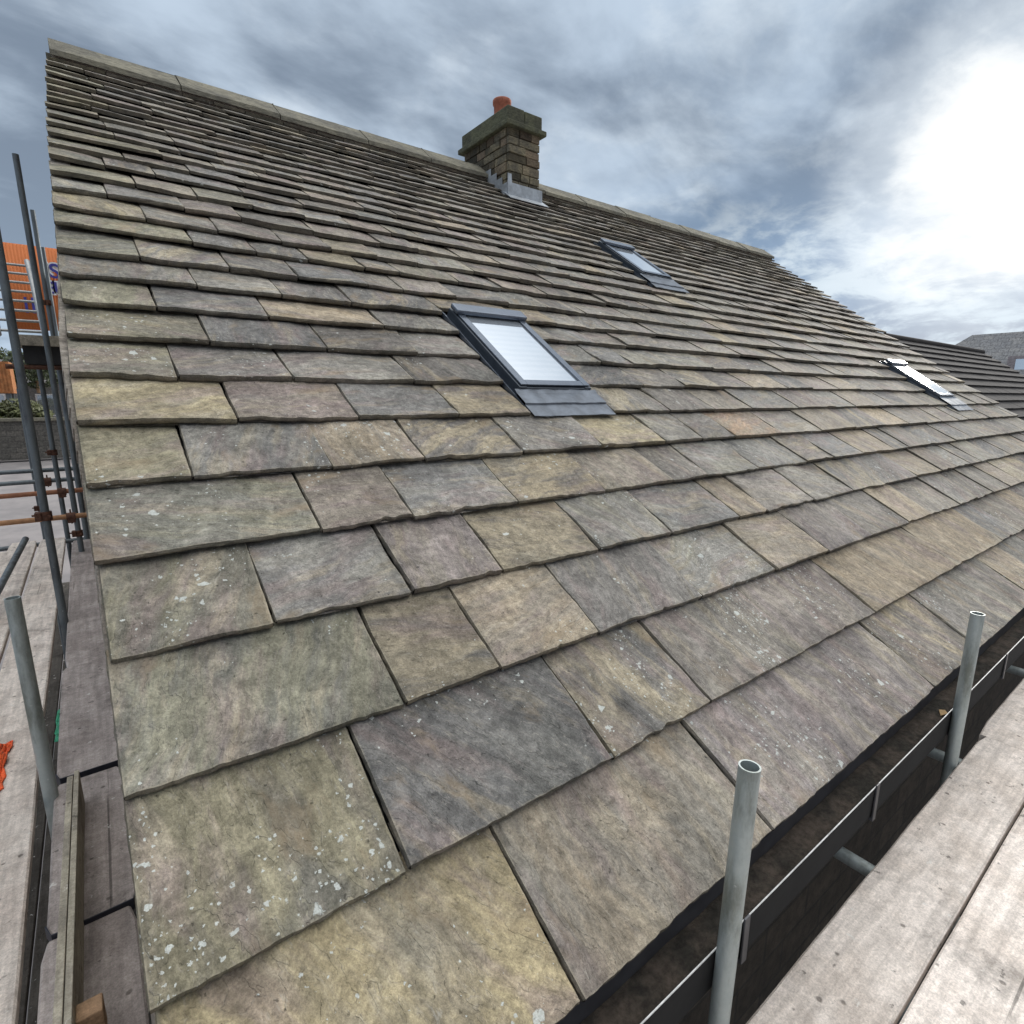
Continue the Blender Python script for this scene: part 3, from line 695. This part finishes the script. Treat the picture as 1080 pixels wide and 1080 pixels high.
def hpole(a, b, label, mat=M_galv, name='scaffold_tube', group='horizontal scaffold tubes', ends=()):
    A_, B_ = W(*a), W(*b); m = MB(); m.tube(A_, B_, .02415, 20, .004)
    o = build(m, name, mat, None, A_, label=label, category='scaffold tube', group=group)
    for e in ends:
        c = A_.lerp(B_, e); m = MB(); d = (B_-A_).normalized()
        m.tube(c-d*.035, c+d*.035, .038, 14); m.box(c.x-.03,c.x+.03,c.y-.03,c.y+.03,c.z-.06,c.z-.02)
        m.tube(c+Vector((0,0,-.07)), c+Vector((0,0,.07)), .008, 8)
        build(m, 'coupler', M_rust, o, bevel=.003)
    return o
hpole((1.985,-1.0,-1.625),(1.985,.80,-1.625),'transom tube bridging the dark gap just behind the nearest pole')
hpole((2.95,-1.0,-1.625),(2.95,.80,-1.625),'transom tube beside the second gutter pole', ends=())
hpole((4.30,-1.0,-1.625),(4.30,.80,-1.625),'farthest transom tube in the dark gap at the right edge')
hpole((.55,-1.0,-1.66),(.55,.80,-1.66),'transom tube under the deck at the bottom edge, left of the nearest pole')
hpole((-1.4,1.47,-1.625),(-.12,1.47,-1.625),'grey tube crossing under the left walkway gap beside the toe board')
hpole((-1.4,1.085,-1.66),(-.10,1.085,-1.66),'orange rusty tube crossing under the left walkway at the bottom', mat_flat('orange_rust_paint',(.55,.16,.05),.7))
hpole((-3.6,8.3,-.82),(.0,8.3,-.82),'upper dark rail tube low behind the left poles', M_galvd)
hpole((-3.6,8.2,-.95),(.0,8.2,-.93),'second dark rail tube just below the upper one', M_galvd, ends=(.86,))
hpole((-3.4,7.3,-.97),(-.12,7.3,-.95),'rust coloured rail tube between the left poles', mat_flat('rust_tube',(.30,.13,.07),.8), ends=(.93,.72))
hpole((-3.4,6.7,-1.12),(-.12,6.7,-1.12),'lowest orange brown rail tube with red coupler', mat_flat('rust_tube_pale',(.38,.20,.10),.8), ends=(.95,))
hpole((-3.4,7.9,-1.60),(-.12,7.9,-1.60),'dark tube at the far end of the left walkway', M_galvd)
hpole((-.62,6.5,-1.25),(-.78,4.9,-1.50),'thin dark brace sloping down onto the left walkway', M_galvd)

# decks
def board(x0,x1,y0,y1,z,mat,label,group,axis='x',dz=(0,0),yaw=0.,bands=(),bandmat=None,th=.038,seg=24):
    c = Vector(((x0+x1)/2,(y0+y1)/2,z+CZ)); m = MB()
    L = (x1-x0) if axis=='x' else (y1-y0); Wd = (y1-y0) if axis=='x' else (x1-x0)
    R_ = Matrix.Rotation(yaw,3,'Z'); s0 = random.uniform(0,99)
    rows = []
    for i in range(seg+1):
        t_ = i/seg-.5; l = t_*L
        nar = .012 if i in (0,seg) else 0
        edge = [(-Wd/2+nar,-th),( Wd/2-nar,-th),( Wd/2-nar,-.006),( Wd/2-nar-.006,0),(Wd/6,0),(-Wd/6,0),(-Wd/2+nar+.006,0),(-Wd/2+nar,-.006)]
        row=[]
        for (w_,h_) in edge:
            hh = h_+ (dz[0]*(1-i/seg)+dz[1]*i/seg) + .0025*noise.noise(Vector((l*3+s0,w_*5,0)))
            ww = w_+.002*noise.noise(Vector((l*4+s0,w_>0,3)))
            p = Vector((l,ww,hh)) if axis=='x' else Vector((-ww,l,hh))
            row.append(len(m.v)); m.v.append(c+R_@p)
        rows.append(row)
    for i in range(seg):
        for j_ in range(8):
            k_=(j_+1)%8; m.f.append((rows[i][j_],rows[i+1][j_],rows[i+1][k_],rows[i][k_])); m.smooth.append(False)
    m.f.append(tuple(rows[0])); m.smooth.append(False); m.f.append(tuple(reversed(rows[-1]))); m.smooth.append(False)
    o = build(m,'scaffold_board',mat,None,c,label=label,category='scaffold board',group=group)
    for e in bands:                                 # bent hoop iron round an end
        m = MB(); l = (-.5 if e<0 else .5)*L; sg = 1 if e>0 else -1; d0 = dz[0] if e<0 else dz[1]
        pl = [(-Wd/2-.001, l-sg*.045),(-Wd/2+.012,l+sg*.001),(0,l+sg*.0015),(Wd/2-.012,l+sg*.001),(Wd/2+.001,l-sg*.045)]
        for (w0,l0),(w1,l1) in zip(pl,pl[1:]):
            q_=[]
            for zz in (-th+.001+d0,.0025+d0):
                for (w_,l_,of) in ((w0,l0,0),(w1,l1,0),(w1,l1,.0035),(w0,l0,.0035)):
                    sx_ = 1 if w_>0 else -1
                    p = Vector((l_+sg*of,w_+ (sx_*of if abs(w_)>Wd/2-.005 else 0),zz)) if axis=='x' else Vector((-(w_+(sx_*of if abs(w_)>Wd/2-.005 else 0)),l_+sg*of,zz))
                    q_.append(c+R_@p)
            m.hexa(q_)
        build(m,'end_band',M_strap,o)
    return o
GR = 'scaffold boards of the eaves deck'; Z0=-1.55
rows_ = [(.302,.527),(.068,.293),(-.166,.059),(-.40,-.175),(-.634,-.409)]
nm = ['gutter side','second from the gutter','third from the gutter','fourth from the gutter','outermost']
for i,(ya,yb) in enumerate(rows_):
    sh = [0,.9,-.4,.6,0][i]
    board(-.75,3.155+sh,ya,yb,Z0,M_bdW,'near pale eaves deck board, %s row, worn and mud spattered'%nm[i],GR,seg=50)
    board(3.162+sh,7.0,ya+(.022 if i==0 else .004),yb+(.022 if i==0 else .004),Z0-.002,M_bdW,'far eaves deck board beyond the butt joint, %s row'%nm[i],GR)
GL = 'scaffold boards of the gable walkway'
# outer walkway boards (slightly skewed)
yw = radians(1.1)
board(-.575,-.348,.2,3.3,Z0,M_bdL,'pale board on the outer side of the left walkway gap, nearest length',GL,'y',yaw=yw)
board(-.62,-.395,3.3,7.9,Z0,M_bdL,'pale board on the outer side of the left walkway gap, farther length',GL,'y',yaw=radians(.4))
board(-.825,-.60,.2,3.9,Z0,M_bdL,'second board out on the left walkway, nearest length',GL,'y',yaw=yw)
board(-.87,-.645,3.95,7.9,Z0,M_bdL,'second board out on the left walkway, farther length',GL,'y',yaw=radians(.4))
board(-1.08,-.85,.2,7.5,Z0,M_bdL,'outermost board of the left walkway',GL,'y')
# inner boards by the verge, short lengths with banded ends lapping
board(-.295,-.068,.3,1.872,Z0-.010,M_bdY,'purplish board below the verge at the bottom left, nearest of the inner row',GL,'y',yaw=radians(.9))
board(-.300,-.074,1.35,2.66,Z0+.0,M_bdY,'damp inner board with a bent black band across its near end, second from the camera',GL,'y',yaw=radians(.9),bands=(-1,),dz=(.036,.0)) if False else None
board(-.302,-.078,1.88,2.69,Z0+.002,M_bdY,'second inner board by the verge with a black band across its near end',GL,'y',yaw=radians(.9),bands=(-1,))
board(-.312,-.088,2.72,3.92,Z0+.010,M_bdY,'third inner board by the verge with a black band across its near end',GL,'y',yaw=radians(.9),bands=(-1,))
board(-.330,-.104,3.93,7.6,Z0+.006,M_bdY,'farthest inner board by the verge, grey and damp',GL,'y',yaw=radians(.6))
for i in range(5):  # boards added under the walkway so its gaps go dark
    board(-1.2+i*.232,-.98+i*.232,.2,13.5,-3.55,M_low,'dark board added below the left walkway to darken its gap, %s from the wall'%['farthest','fourth','third','second','first'][i],'boards added below the decks','y')
for i in range(3):  # more added boards, darkening the gap beside the gutter
    board(-.7,7,.06+i*.235,.285+i*.235,-3.6,M_low,'dark board added below the eaves deck to darken the gap, %s from the wall'%['third','second','first'][i],'boards added below the decks')
# toe board on edge
tb = empty('toe_board', W(-.225,1.5,-1.56), label='narrow toe board standing on edge along the left walkway gap', category='toe board')
m = MB(); m.box(-.2435,-.2255,.3,2.47,-1.60+CZ,-1.400+CZ, None); build(m,'outer_plank',M_toe,tb,bevel=.002)
m = MB(); m.box(-.2235,-.208,.3,2.50,-1.60+CZ,-1.402+CZ, None); build(m,'inner_plank',M_toe,tb,bevel=.002)
m = MB(); m.box(-.2255,-.2235,.3,2.46,-1.60+CZ,-1.412+CZ); build(m,'tie_strip',M_strap,tb)
m = MB(); m.box(-.35,-.245,1.235,1.265,-1.545+CZ,-1.500+CZ)
build(m,'timber_spacer',M_raw,None,W(-.30,1.25,-1.5),bevel=.003,label='small raw timber block wedged between walkway and toe board',category='wood block')
m = MB(); m.box(-.208,-.155,1.44,1.49,-1.53+CZ,-1.445+CZ)
build(m,'timber_stub',M_raw,None,W(-.18,1.46,-1.5),bevel=.004,label='brown timber stub beside the toe board on the inner boards',category='wood block')
# green netting scrap and orange cloth
def cloth(cx,cy,cz,sx_,sy_,amp,seed,n_=26,th=.004):
    m = MB(); G=[]
    for i in range(n_+1):
        r_=[]
        for j_ in range(n_+1):
            a,b = i/n_-.5, j_/n_-.5
            e = 1-.25*abs(noise.noise(Vector((a*5,b*5,seed))))
            h_ = amp*(abs(fb(a*2.2+seed,b*2.2,seed,3)))*(1.2-2*max(abs(a),abs(b)))+ .004
            r_.append(W(cx+a*sx_*e, cy+b*sy_*e, cz+h_))
        G.append(r_)
    for i in range(n_):
        for j_ in range(n_):
            m.face([G[i][j_],G[i+1][j_],G[i+1][j_+1],G[i][j_+1]], True)
    return m
o = build(cloth(-.295,3.30,-1.585,.075,.34,.05,4),'netting_scrap',M_green,None,W(-.295,3.3,-1.58),label='green scrap of netting in the gap of the left walkway',category='netting')
o.modifiers.new('th','SOLIDIFY').thickness=.003
o = build(cloth(-.60,2.95,-1.55,.26,.50,.20,9),'orange_jacket',M_orcl,None,W(-.5,2.95,-1.55),label='crumpled orange work jacket lying on the left walkway',category='jacket')
o.modifiers.new('th','SOLIDIFY').thickness=.004

# upper platform and ladder
up = empty('loading_platform', W(-.33,7.7,.3), label='small high platform with a black beam, between the left poles', category='platform')
m = MB(); m.box(-.52,-.02,7.35,8.1,.515+CZ,.555+CZ); m.box(-.52,-.02,7.3,7.34,.50+CZ,.60+CZ); build(m,'boards',M_toe,up,bevel=.003)
for y_ in (7.37,7.9):
    m = MB(); m.box(-.47,-.03,y_,y_+.07,.33+CZ,.512+CZ); build(m,'beam',M_black,up,bevel=.003)
m = MB(); m.tube(W(-.62,7.4,.30),W(.02,7.4,.30),.024,14); build(m,'bearer_tube',M_rust,up)
ld = empty('ladder', W(-.45,7.6,.56), label='pale aluminium ladder rising from the high platform', category='ladder')
la, lb = W(-.288,7.62,.617), W(-.392,8.9,1.56)
for off,nm_ in ((Vector((0,0,0)),'rail'),(Vector((-.36,0,0)),'rail')):
    m = MB(); m.tube(la+off, lb+off, .026, 10); build(m,nm_,M_alu,ld)
for i in range(8):
    c_ = la.lerp(lb,(i+.4)/8); m = MB(); m.tube(c_-Vector((.345,0,0)), c_-Vector((.015,0,0)), .014, 10); build(m,'rung',M_alu,ld)
m = MB(); m.box(-1.05,-.60,8.85,8.9,1.52+CZ,1.66+CZ); build(m,'top_board',M_galv,ld,bevel=.004)

# banner on far scaffold
bn = empty('banner', W(-.4,12.4,1.1), label='orange banner with navy letters hung behind the scaffold poles', category='banner')
m = MB(); n_=30
for i in range(n_):
    a,b = -.86+i*1.3/n_, -.86+(i+1)*1.3/n_
    f_ = lambda x: 12.4+.010*sin(x*2.3)
    for y_,r_ in ((0,0),):
        m.face([W(a,f_(a),1.10),W(b,f_(b),1.10),W(b,f_(b),2.42),W(a,f_(a),2.42)],True)
bo = build(m,'sheet',M_orange,bn); bo.modifiers.new('th','SOLIDIFY').thickness=.004
m = MB(); m.box(-.46,.35,12.35,12.352,1.70+CZ,1.75+CZ)
def text(s, x, z, size, mat, y, name='lettering', off=0.):
    cu = bpy.data.curves.new('t','FONT'); cu.body = s; cu.size = size; cu.extrude = .004; cu.offset = off
    to = bpy.data.objects.new('t', cu); COL.objects.link(to)
    dg = bpy.context.evaluated_depsgraph_get(); me_ = bpy.data.meshes.new_from_object(to.evaluated_get(dg))
    bpy.data.objects.remove(to)
    M_ = Matrix.Translation(W(x,y,z)-ROOT[bn.name]) @ Matrix.Rotation(radians(90),4,'X')
    me_.transform(M_); me_.materials.clear(); me_.materials.append(mat)
    o_ = bpy.data.objects.new(name, me_); COL.objects.link(o_); o_.parent = bn; return o_
for s_,x_,z_,sz in (('IS',-.365,1.945,.32),('EU',-.385,1.70,.26)):
    text(s_,x_,z_,sz,M_white,12.352,'letter_outline',.028); text(s_,x_,z_,sz,M_blue,12.340,'lettering',.004)
text('II',-.69,1.36,.36,M_blue,12.345)

# ------------------------------------------------------------------ ground and background on the left
def gz(x,y):
    return max(0,min(1,(y-9)/32))*3.9 + max(0,y-60)*.02 if y < 400 else 3.9+6.8
m = MB()
xs_ = [-900,-300,-80,-30,-12,-4,0,4,12,30,80,300,900]; ys_ = [-900,-200,-40,-8,0,6,9,14,20,28,36,41,50,60,90,160,400,900]
idx = {}
for i,x_ in enumerate(xs_):
    for j_,y_ in enumerate(ys_):
        idx[i,j_]=len(m.v); m.v.append(Vector((x_,y_,gz(x_,y_))))
for i in range(len(xs_)-1):
    for j_ in range(len(ys_)-1):
        m.f.append((idx[i,j_],idx[i+1,j_],idx[i+1,j_+1],idx[i,j_+1])); m.smooth.append(True)
t = NT('pale_tarmac'); o_ = t.obj(); a_ = t.noise(o_,.8,8,.6); b_ = t.noise(o_,40,5,.7)
c_ = t.mix(t.ramp(a_,.35,.65),(.30,.275,.27),(.22,.205,.205)); M_tar = t.out(c_,.9,t.bump(b_,.4,.01))
build(m,'ground',M_tar,None,kind='structure')
# background things
lw = empty('stone_boundary_wall', W(-2,36,-2.6), label='low dark stone wall across the yard behind the left poles', category='wall')
m = MB(); m.box(-9,4,35.6,36,-2.95+CZ,-1.1+CZ); build(m,'courses',mat_block('yard_wall',(.14,.13,.115),(.10,.095,.085),(.08,.075,.07),1.6,(radians(90),0,0)),lw)
m = MB(); m.box(-9,4,35.5,36.1,-1.1+CZ,-.96+CZ); build(m,'coping',M_ridge,lw)
bd = empty('grey_cottage', W(-3.5,52,-2.4), label='low grey cottage with pale eaves across the yard at the left', category='building')
m = MB(); m.box(-6.5,8,50,56,-2.6+CZ,.95+CZ); build(m,'wall',mat_block('cottage_wall',(.30,.29,.27),(.22,.21,.20),(.3,.29,.28),1.6,(radians(90),0,0)),bd)
m = MB(); m.hexa([W(-6.8,49.6,.95),W(8.3,49.6,.95),W(8.3,56.4,.95),W(-6.8,56.4,.95),W(-6.8,52.9,2.6),W(8.3,52.9,2.6),W(8.3,53.1,2.6),W(-6.8,53.1,2.6)]); build(m,'roof',mat_flat('cottage_roof',(.16,.15,.15),.8,0,.2,3),bd)
for x_ in (-5.6,-2.9,-.9):
    m = MB(); m.box(x_-.05,x_+1.15,49.93,50.0,-1.25+CZ,.25+CZ); f_ = build(m,'window',M_white,bd); m = MB(); m.box(x_+.05,x_+1.05,49.90,49.93,-1.15+CZ,.15+CZ); build(m,'pane',M_glass2,f_)
def leafy(name,label,cat,cx,cy,cz,rx,ry,rz,n_,mat,ls=.12,trunk=True):
    root = empty(name, W(cx,cy,cz-rz), label=label, category=cat, group='bushes and trees across the yard'); m = MB()
    for _ in range(n_):
        while True:
            p = Vector((random.uniform(-1,1),random.uniform(-1,1),random.uniform(-1,1)))
            if .25 < p.length < 1 and noise.noise(p*2.3+Vector((cx,0,0))) > -.12: break
        q_ = W(cx+p.x*rx, cy+p.y*ry, cz+p.z*rz); a = Vector((random.uniform(-1,1),random.uniform(-1,1),random.uniform(-1,1))).normalized()*ls; b = a.orthogonal().normalized()*ls*.5
        m.face([q_-a,q_+b,q_+a,q_-b])
    build(m,'crown',mat,root)
    m = MB(); m.tube(W(cx,cy,cz-rz-.3),W(cx,cy,cz+rz*.4),.12,8,r2=.04)
    for k_ in range(4): m.tube(W(cx,cy,cz-rz*.4),W(cx+rx*.6*cos(k_*1.6),cy+ry*.6*sin(k_*1.6),cz+rz*.4),.05,6,r2=.02)
    build(m,'trunk',M_raw,root)
M_leaf = mat_flat('dark_leaves',(.055,.075,.028),.6,0,.6,3); M_leaf2 = mat_flat('olive_leaves',(.09,.10,.035),.6,0,.5,3)
leafy('garden_shrub','olive green shrub behind the low yard wall at the far left','shrub',-2.9,37.5,-1.0,1.3,.9,.95,2600,M_leaf2)
leafy('garden_tree','dark tree beside the cottage, seen between the left poles','tree',-2.6,48,1.9,1.6,1.2,1.3,2600,M_leaf)
leafy('garden_tree','small tree farther back under the banner','tree',-.6,58,3.0,1.6,1.4,1.6,2400,M_leaf)
leafy('garden_tree','wide low tree at the left picture edge above the cottage','tree',-6.0,57,2.6,2.0,1.4,1.4,2600,M_leaf)
# orange skip container
sk = empty('storage_container', W(-4.6,44,-2.4), label='rusty orange storage container at the far left edge', category='container')
m = MB(); m.box(-6.6,-3.45,43,45,.25+CZ,2.0+CZ)
for i in range(20): m.box(-6.55+i*.155,-6.47+i*.155,42.96,43,.3+CZ,1.95+CZ)
build(m,'shell',mat_flat('rusty_orange_paint',(.42,.17,.06),.7,0,.3,4),sk)
for x_ in (-6.4,-3.7):
    for y_ in (43.2,44.8):
        m = MB(); m.box(x_-.1,x_+.1,y_-.1,y_+.1,-2.5+CZ,.25+CZ); build(m,'leg',M_galvd,sk)
# fallen leaf in the gutter
m = MB(); c_=W(2.87,.62,-1.375)
m.face([c_+Vector((-.035,0,0)),c_+Vector((0,-.016,.006)),c_+Vector((.035,.004,.0)),c_+Vector((0,.018,.008))])
o = build(m,'fallen_leaf',mat_flat('dry_leaf',(.40,.27,.13),.7),None,c_,label='dry tan leaf lying in the gutter beside the second pole',category='leaf'); o.modifiers.new('th','SOLIDIFY').thickness=.0015

# ------------------------------------------------------------------ camera
cam = bpy.data.cameras.new('camera'); co = bpy.data.objects.new('camera', cam); COL.objects.link(co); scene.camera = co
yaw, pit = radians(53.09), radians(-11.73)
fwd = Vector((cos(pit)*cos(yaw), cos(pit)*sin(yaw), sin(pit))); co.location = W(0,0,0)
co.rotation_euler = fwd.to_track_quat('-Z','Y').to_euler()
cam.sensor_width = 36; cam.lens = 36*580.5/1080; cam.clip_start=.02; cam.clip_end = 5000

# ------------------------------------------------------------------ light and sky
SAZ, SEL = radians(14.0), radians(15.8)
S = Vector((cos(SEL)*cos(SAZ), cos(SEL)*sin(SAZ), sin(SEL)))
sun = bpy.data.lights.new('sun','SUN'); sun.energy = 2.2; sun.angle = radians(12); sun.color = (1,.96,.90)
so = bpy.data.objects.new('sun', sun); COL.objects.link(so); so.rotation_euler = S.to_track_quat('Z','Y').to_euler(); so.location=(20,5,30)
w = bpy.data.worlds.new('World'); scene.world = w; w.use_nodes = True; T = w.node_tree; bg = T.nodes['Background']
t = NT.__new__(NT); t.t = T; t.m = None; t.b = bg
sky = t.n('ShaderNodeTexSky'); sky.sky_type='NISHITA'; sky.sun_disc=False; sky.sun_elevation=SEL; sky.sun_rotation=radians(90)-SAZ
D = t.n('ShaderNodeTexCoord').outputs['Generated']
sp = t.n('ShaderNodeSeparateXYZ'); t.l(D, sp.inputs[0])
zz = t.math('ADD', t.math('MAXIMUM', sp.outputs[2], 0.0), .22)
cb = t.n('ShaderNodeCombineXYZ'); t.l(t.math('DIVIDE', sp.outputs[0], zz), cb.inputs[0]); t.l(t.math('DIVIDE', sp.outputs[1], zz), cb.inputs[1]); P_ = cb.outputs[0]
n1 = t.noise(t.mapping(P_, (1,1,1), (3.1,1.7,0), (0,0,radians(20))), .95, 6, .50, .5)
n2 = t.noise(t.mapping(P_, (.9,1.5,1), (1.2,6.7,2), (0,0,radians(-35))), 2.3, 8, .54, .25)
n3 = t.noise(t.mapping(P_, (1,1,1), (8.2,2.3,4)), 4.2, 9, .60, .3)
cl = t.math('ADD', t.math('MULTIPLY', n1, .5), t.math('MULTIPLY', n2, .5))
dp = t.n('ShaderNodeVectorMath', operation='DOT_PRODUCT'); t.l(D, dp.inputs[0]); dp.inputs[1].default_value = S; sd = dp.outputs['Value']
low = t.ramp(sp.outputs[2], .0, .35, 1, 0)
base = t.mix(t.ramp(cl, .40, .60), (2.0,2.55,3.35), (5.0,6.0,7.2))
# lighter towards lower sky on the left, whitish wisps
base = t.mix(t.math('MULTIPLY', t.math('MULTIPLY', t.ramp(n3, .48, .70), t.ramp(cl, .42, .6)), .42), base, (7.5,8.2,8.8))
base = t.mix(t.math('MULTIPLY', low, .34), base, (4.3,5.6,7.1))
# break around the sun: blue gaps and white cumulus near the horizon
near = t.ramp(sd, .80, .975)
cum = t.ramp(t.math('ADD', t.math('MULTIPLY', n3, .7), t.math('MULTIPLY', n2, .3)), .44, .58)
blue = t.mix(.06, (1.7,3.0,4.9), sky.outputs[0])
brk = t.mix(cum, blue, (6.6,7.6,8.4))
base = t.mix(t.math('MULTIPLY', near, t.ramp(sp.outputs[2], .12, .36, 1.0, .10)), base, brk)
core = t.math('ADD', t.math('ADD', sd, t.math('MULTIPLY', t.math('SUBTRACT', n3, .5), .016)), t.math('MULTIPLY', t.math('SUBTRACT', n2, .5), .018))
base = t.mix(t.ramp(core, .972, .995, 0, .60), base, (8.6,9.3,9.9))
base = t.mix(t.ramp(core, .988, .999), base, (10.5,10.6,10.5))
base = t.mix(t.ramp(core, .9955, 1.0005), base, (34,33,31))
# bright overcast lobe added overhead, out of view, to light the roof
bk = t.n('ShaderNodeVectorMath', operation='DOT_PRODUCT'); t.l(D, bk.inputs[0]); bk.inputs[1].default_value = Vector((.12,-.12,.98)).normalized()
base = t.mix(t.ramp(bk.outputs['Value'], .64, .90), base, t.mix(t.ramp(cl,.35,.65), (17.5,17.6,17.4), (25,24.7,24.2)))
dk = t.math('MULTIPLY', t.ramp(sp.outputs[1], -.55, .05, 1, 0), t.ramp(sp.outputs[2], .25, .60, 1, 0))
base = t.mix(t.math('MULTIPLY', dk, .72), base, (1.3,1.45,1.65))  # unseen low sky behind the viewer darkened to keep slate edges dark
base = t.mix(t.ramp(sp.outputs[2], -.08, .0, 1, 0), base, (1.2,1.2,1.15))
t.l(base, bg.inputs['Color']); bg.inputs['Strength'].default_value = .1
vs = scene.view_settings; vs.view_transform='Standard'; vs.look='None'; vs.exposure = 0.12; vs.gamma = 1; vs.use_curve_mapping=False
scene.render.engine = 'CYCLES'
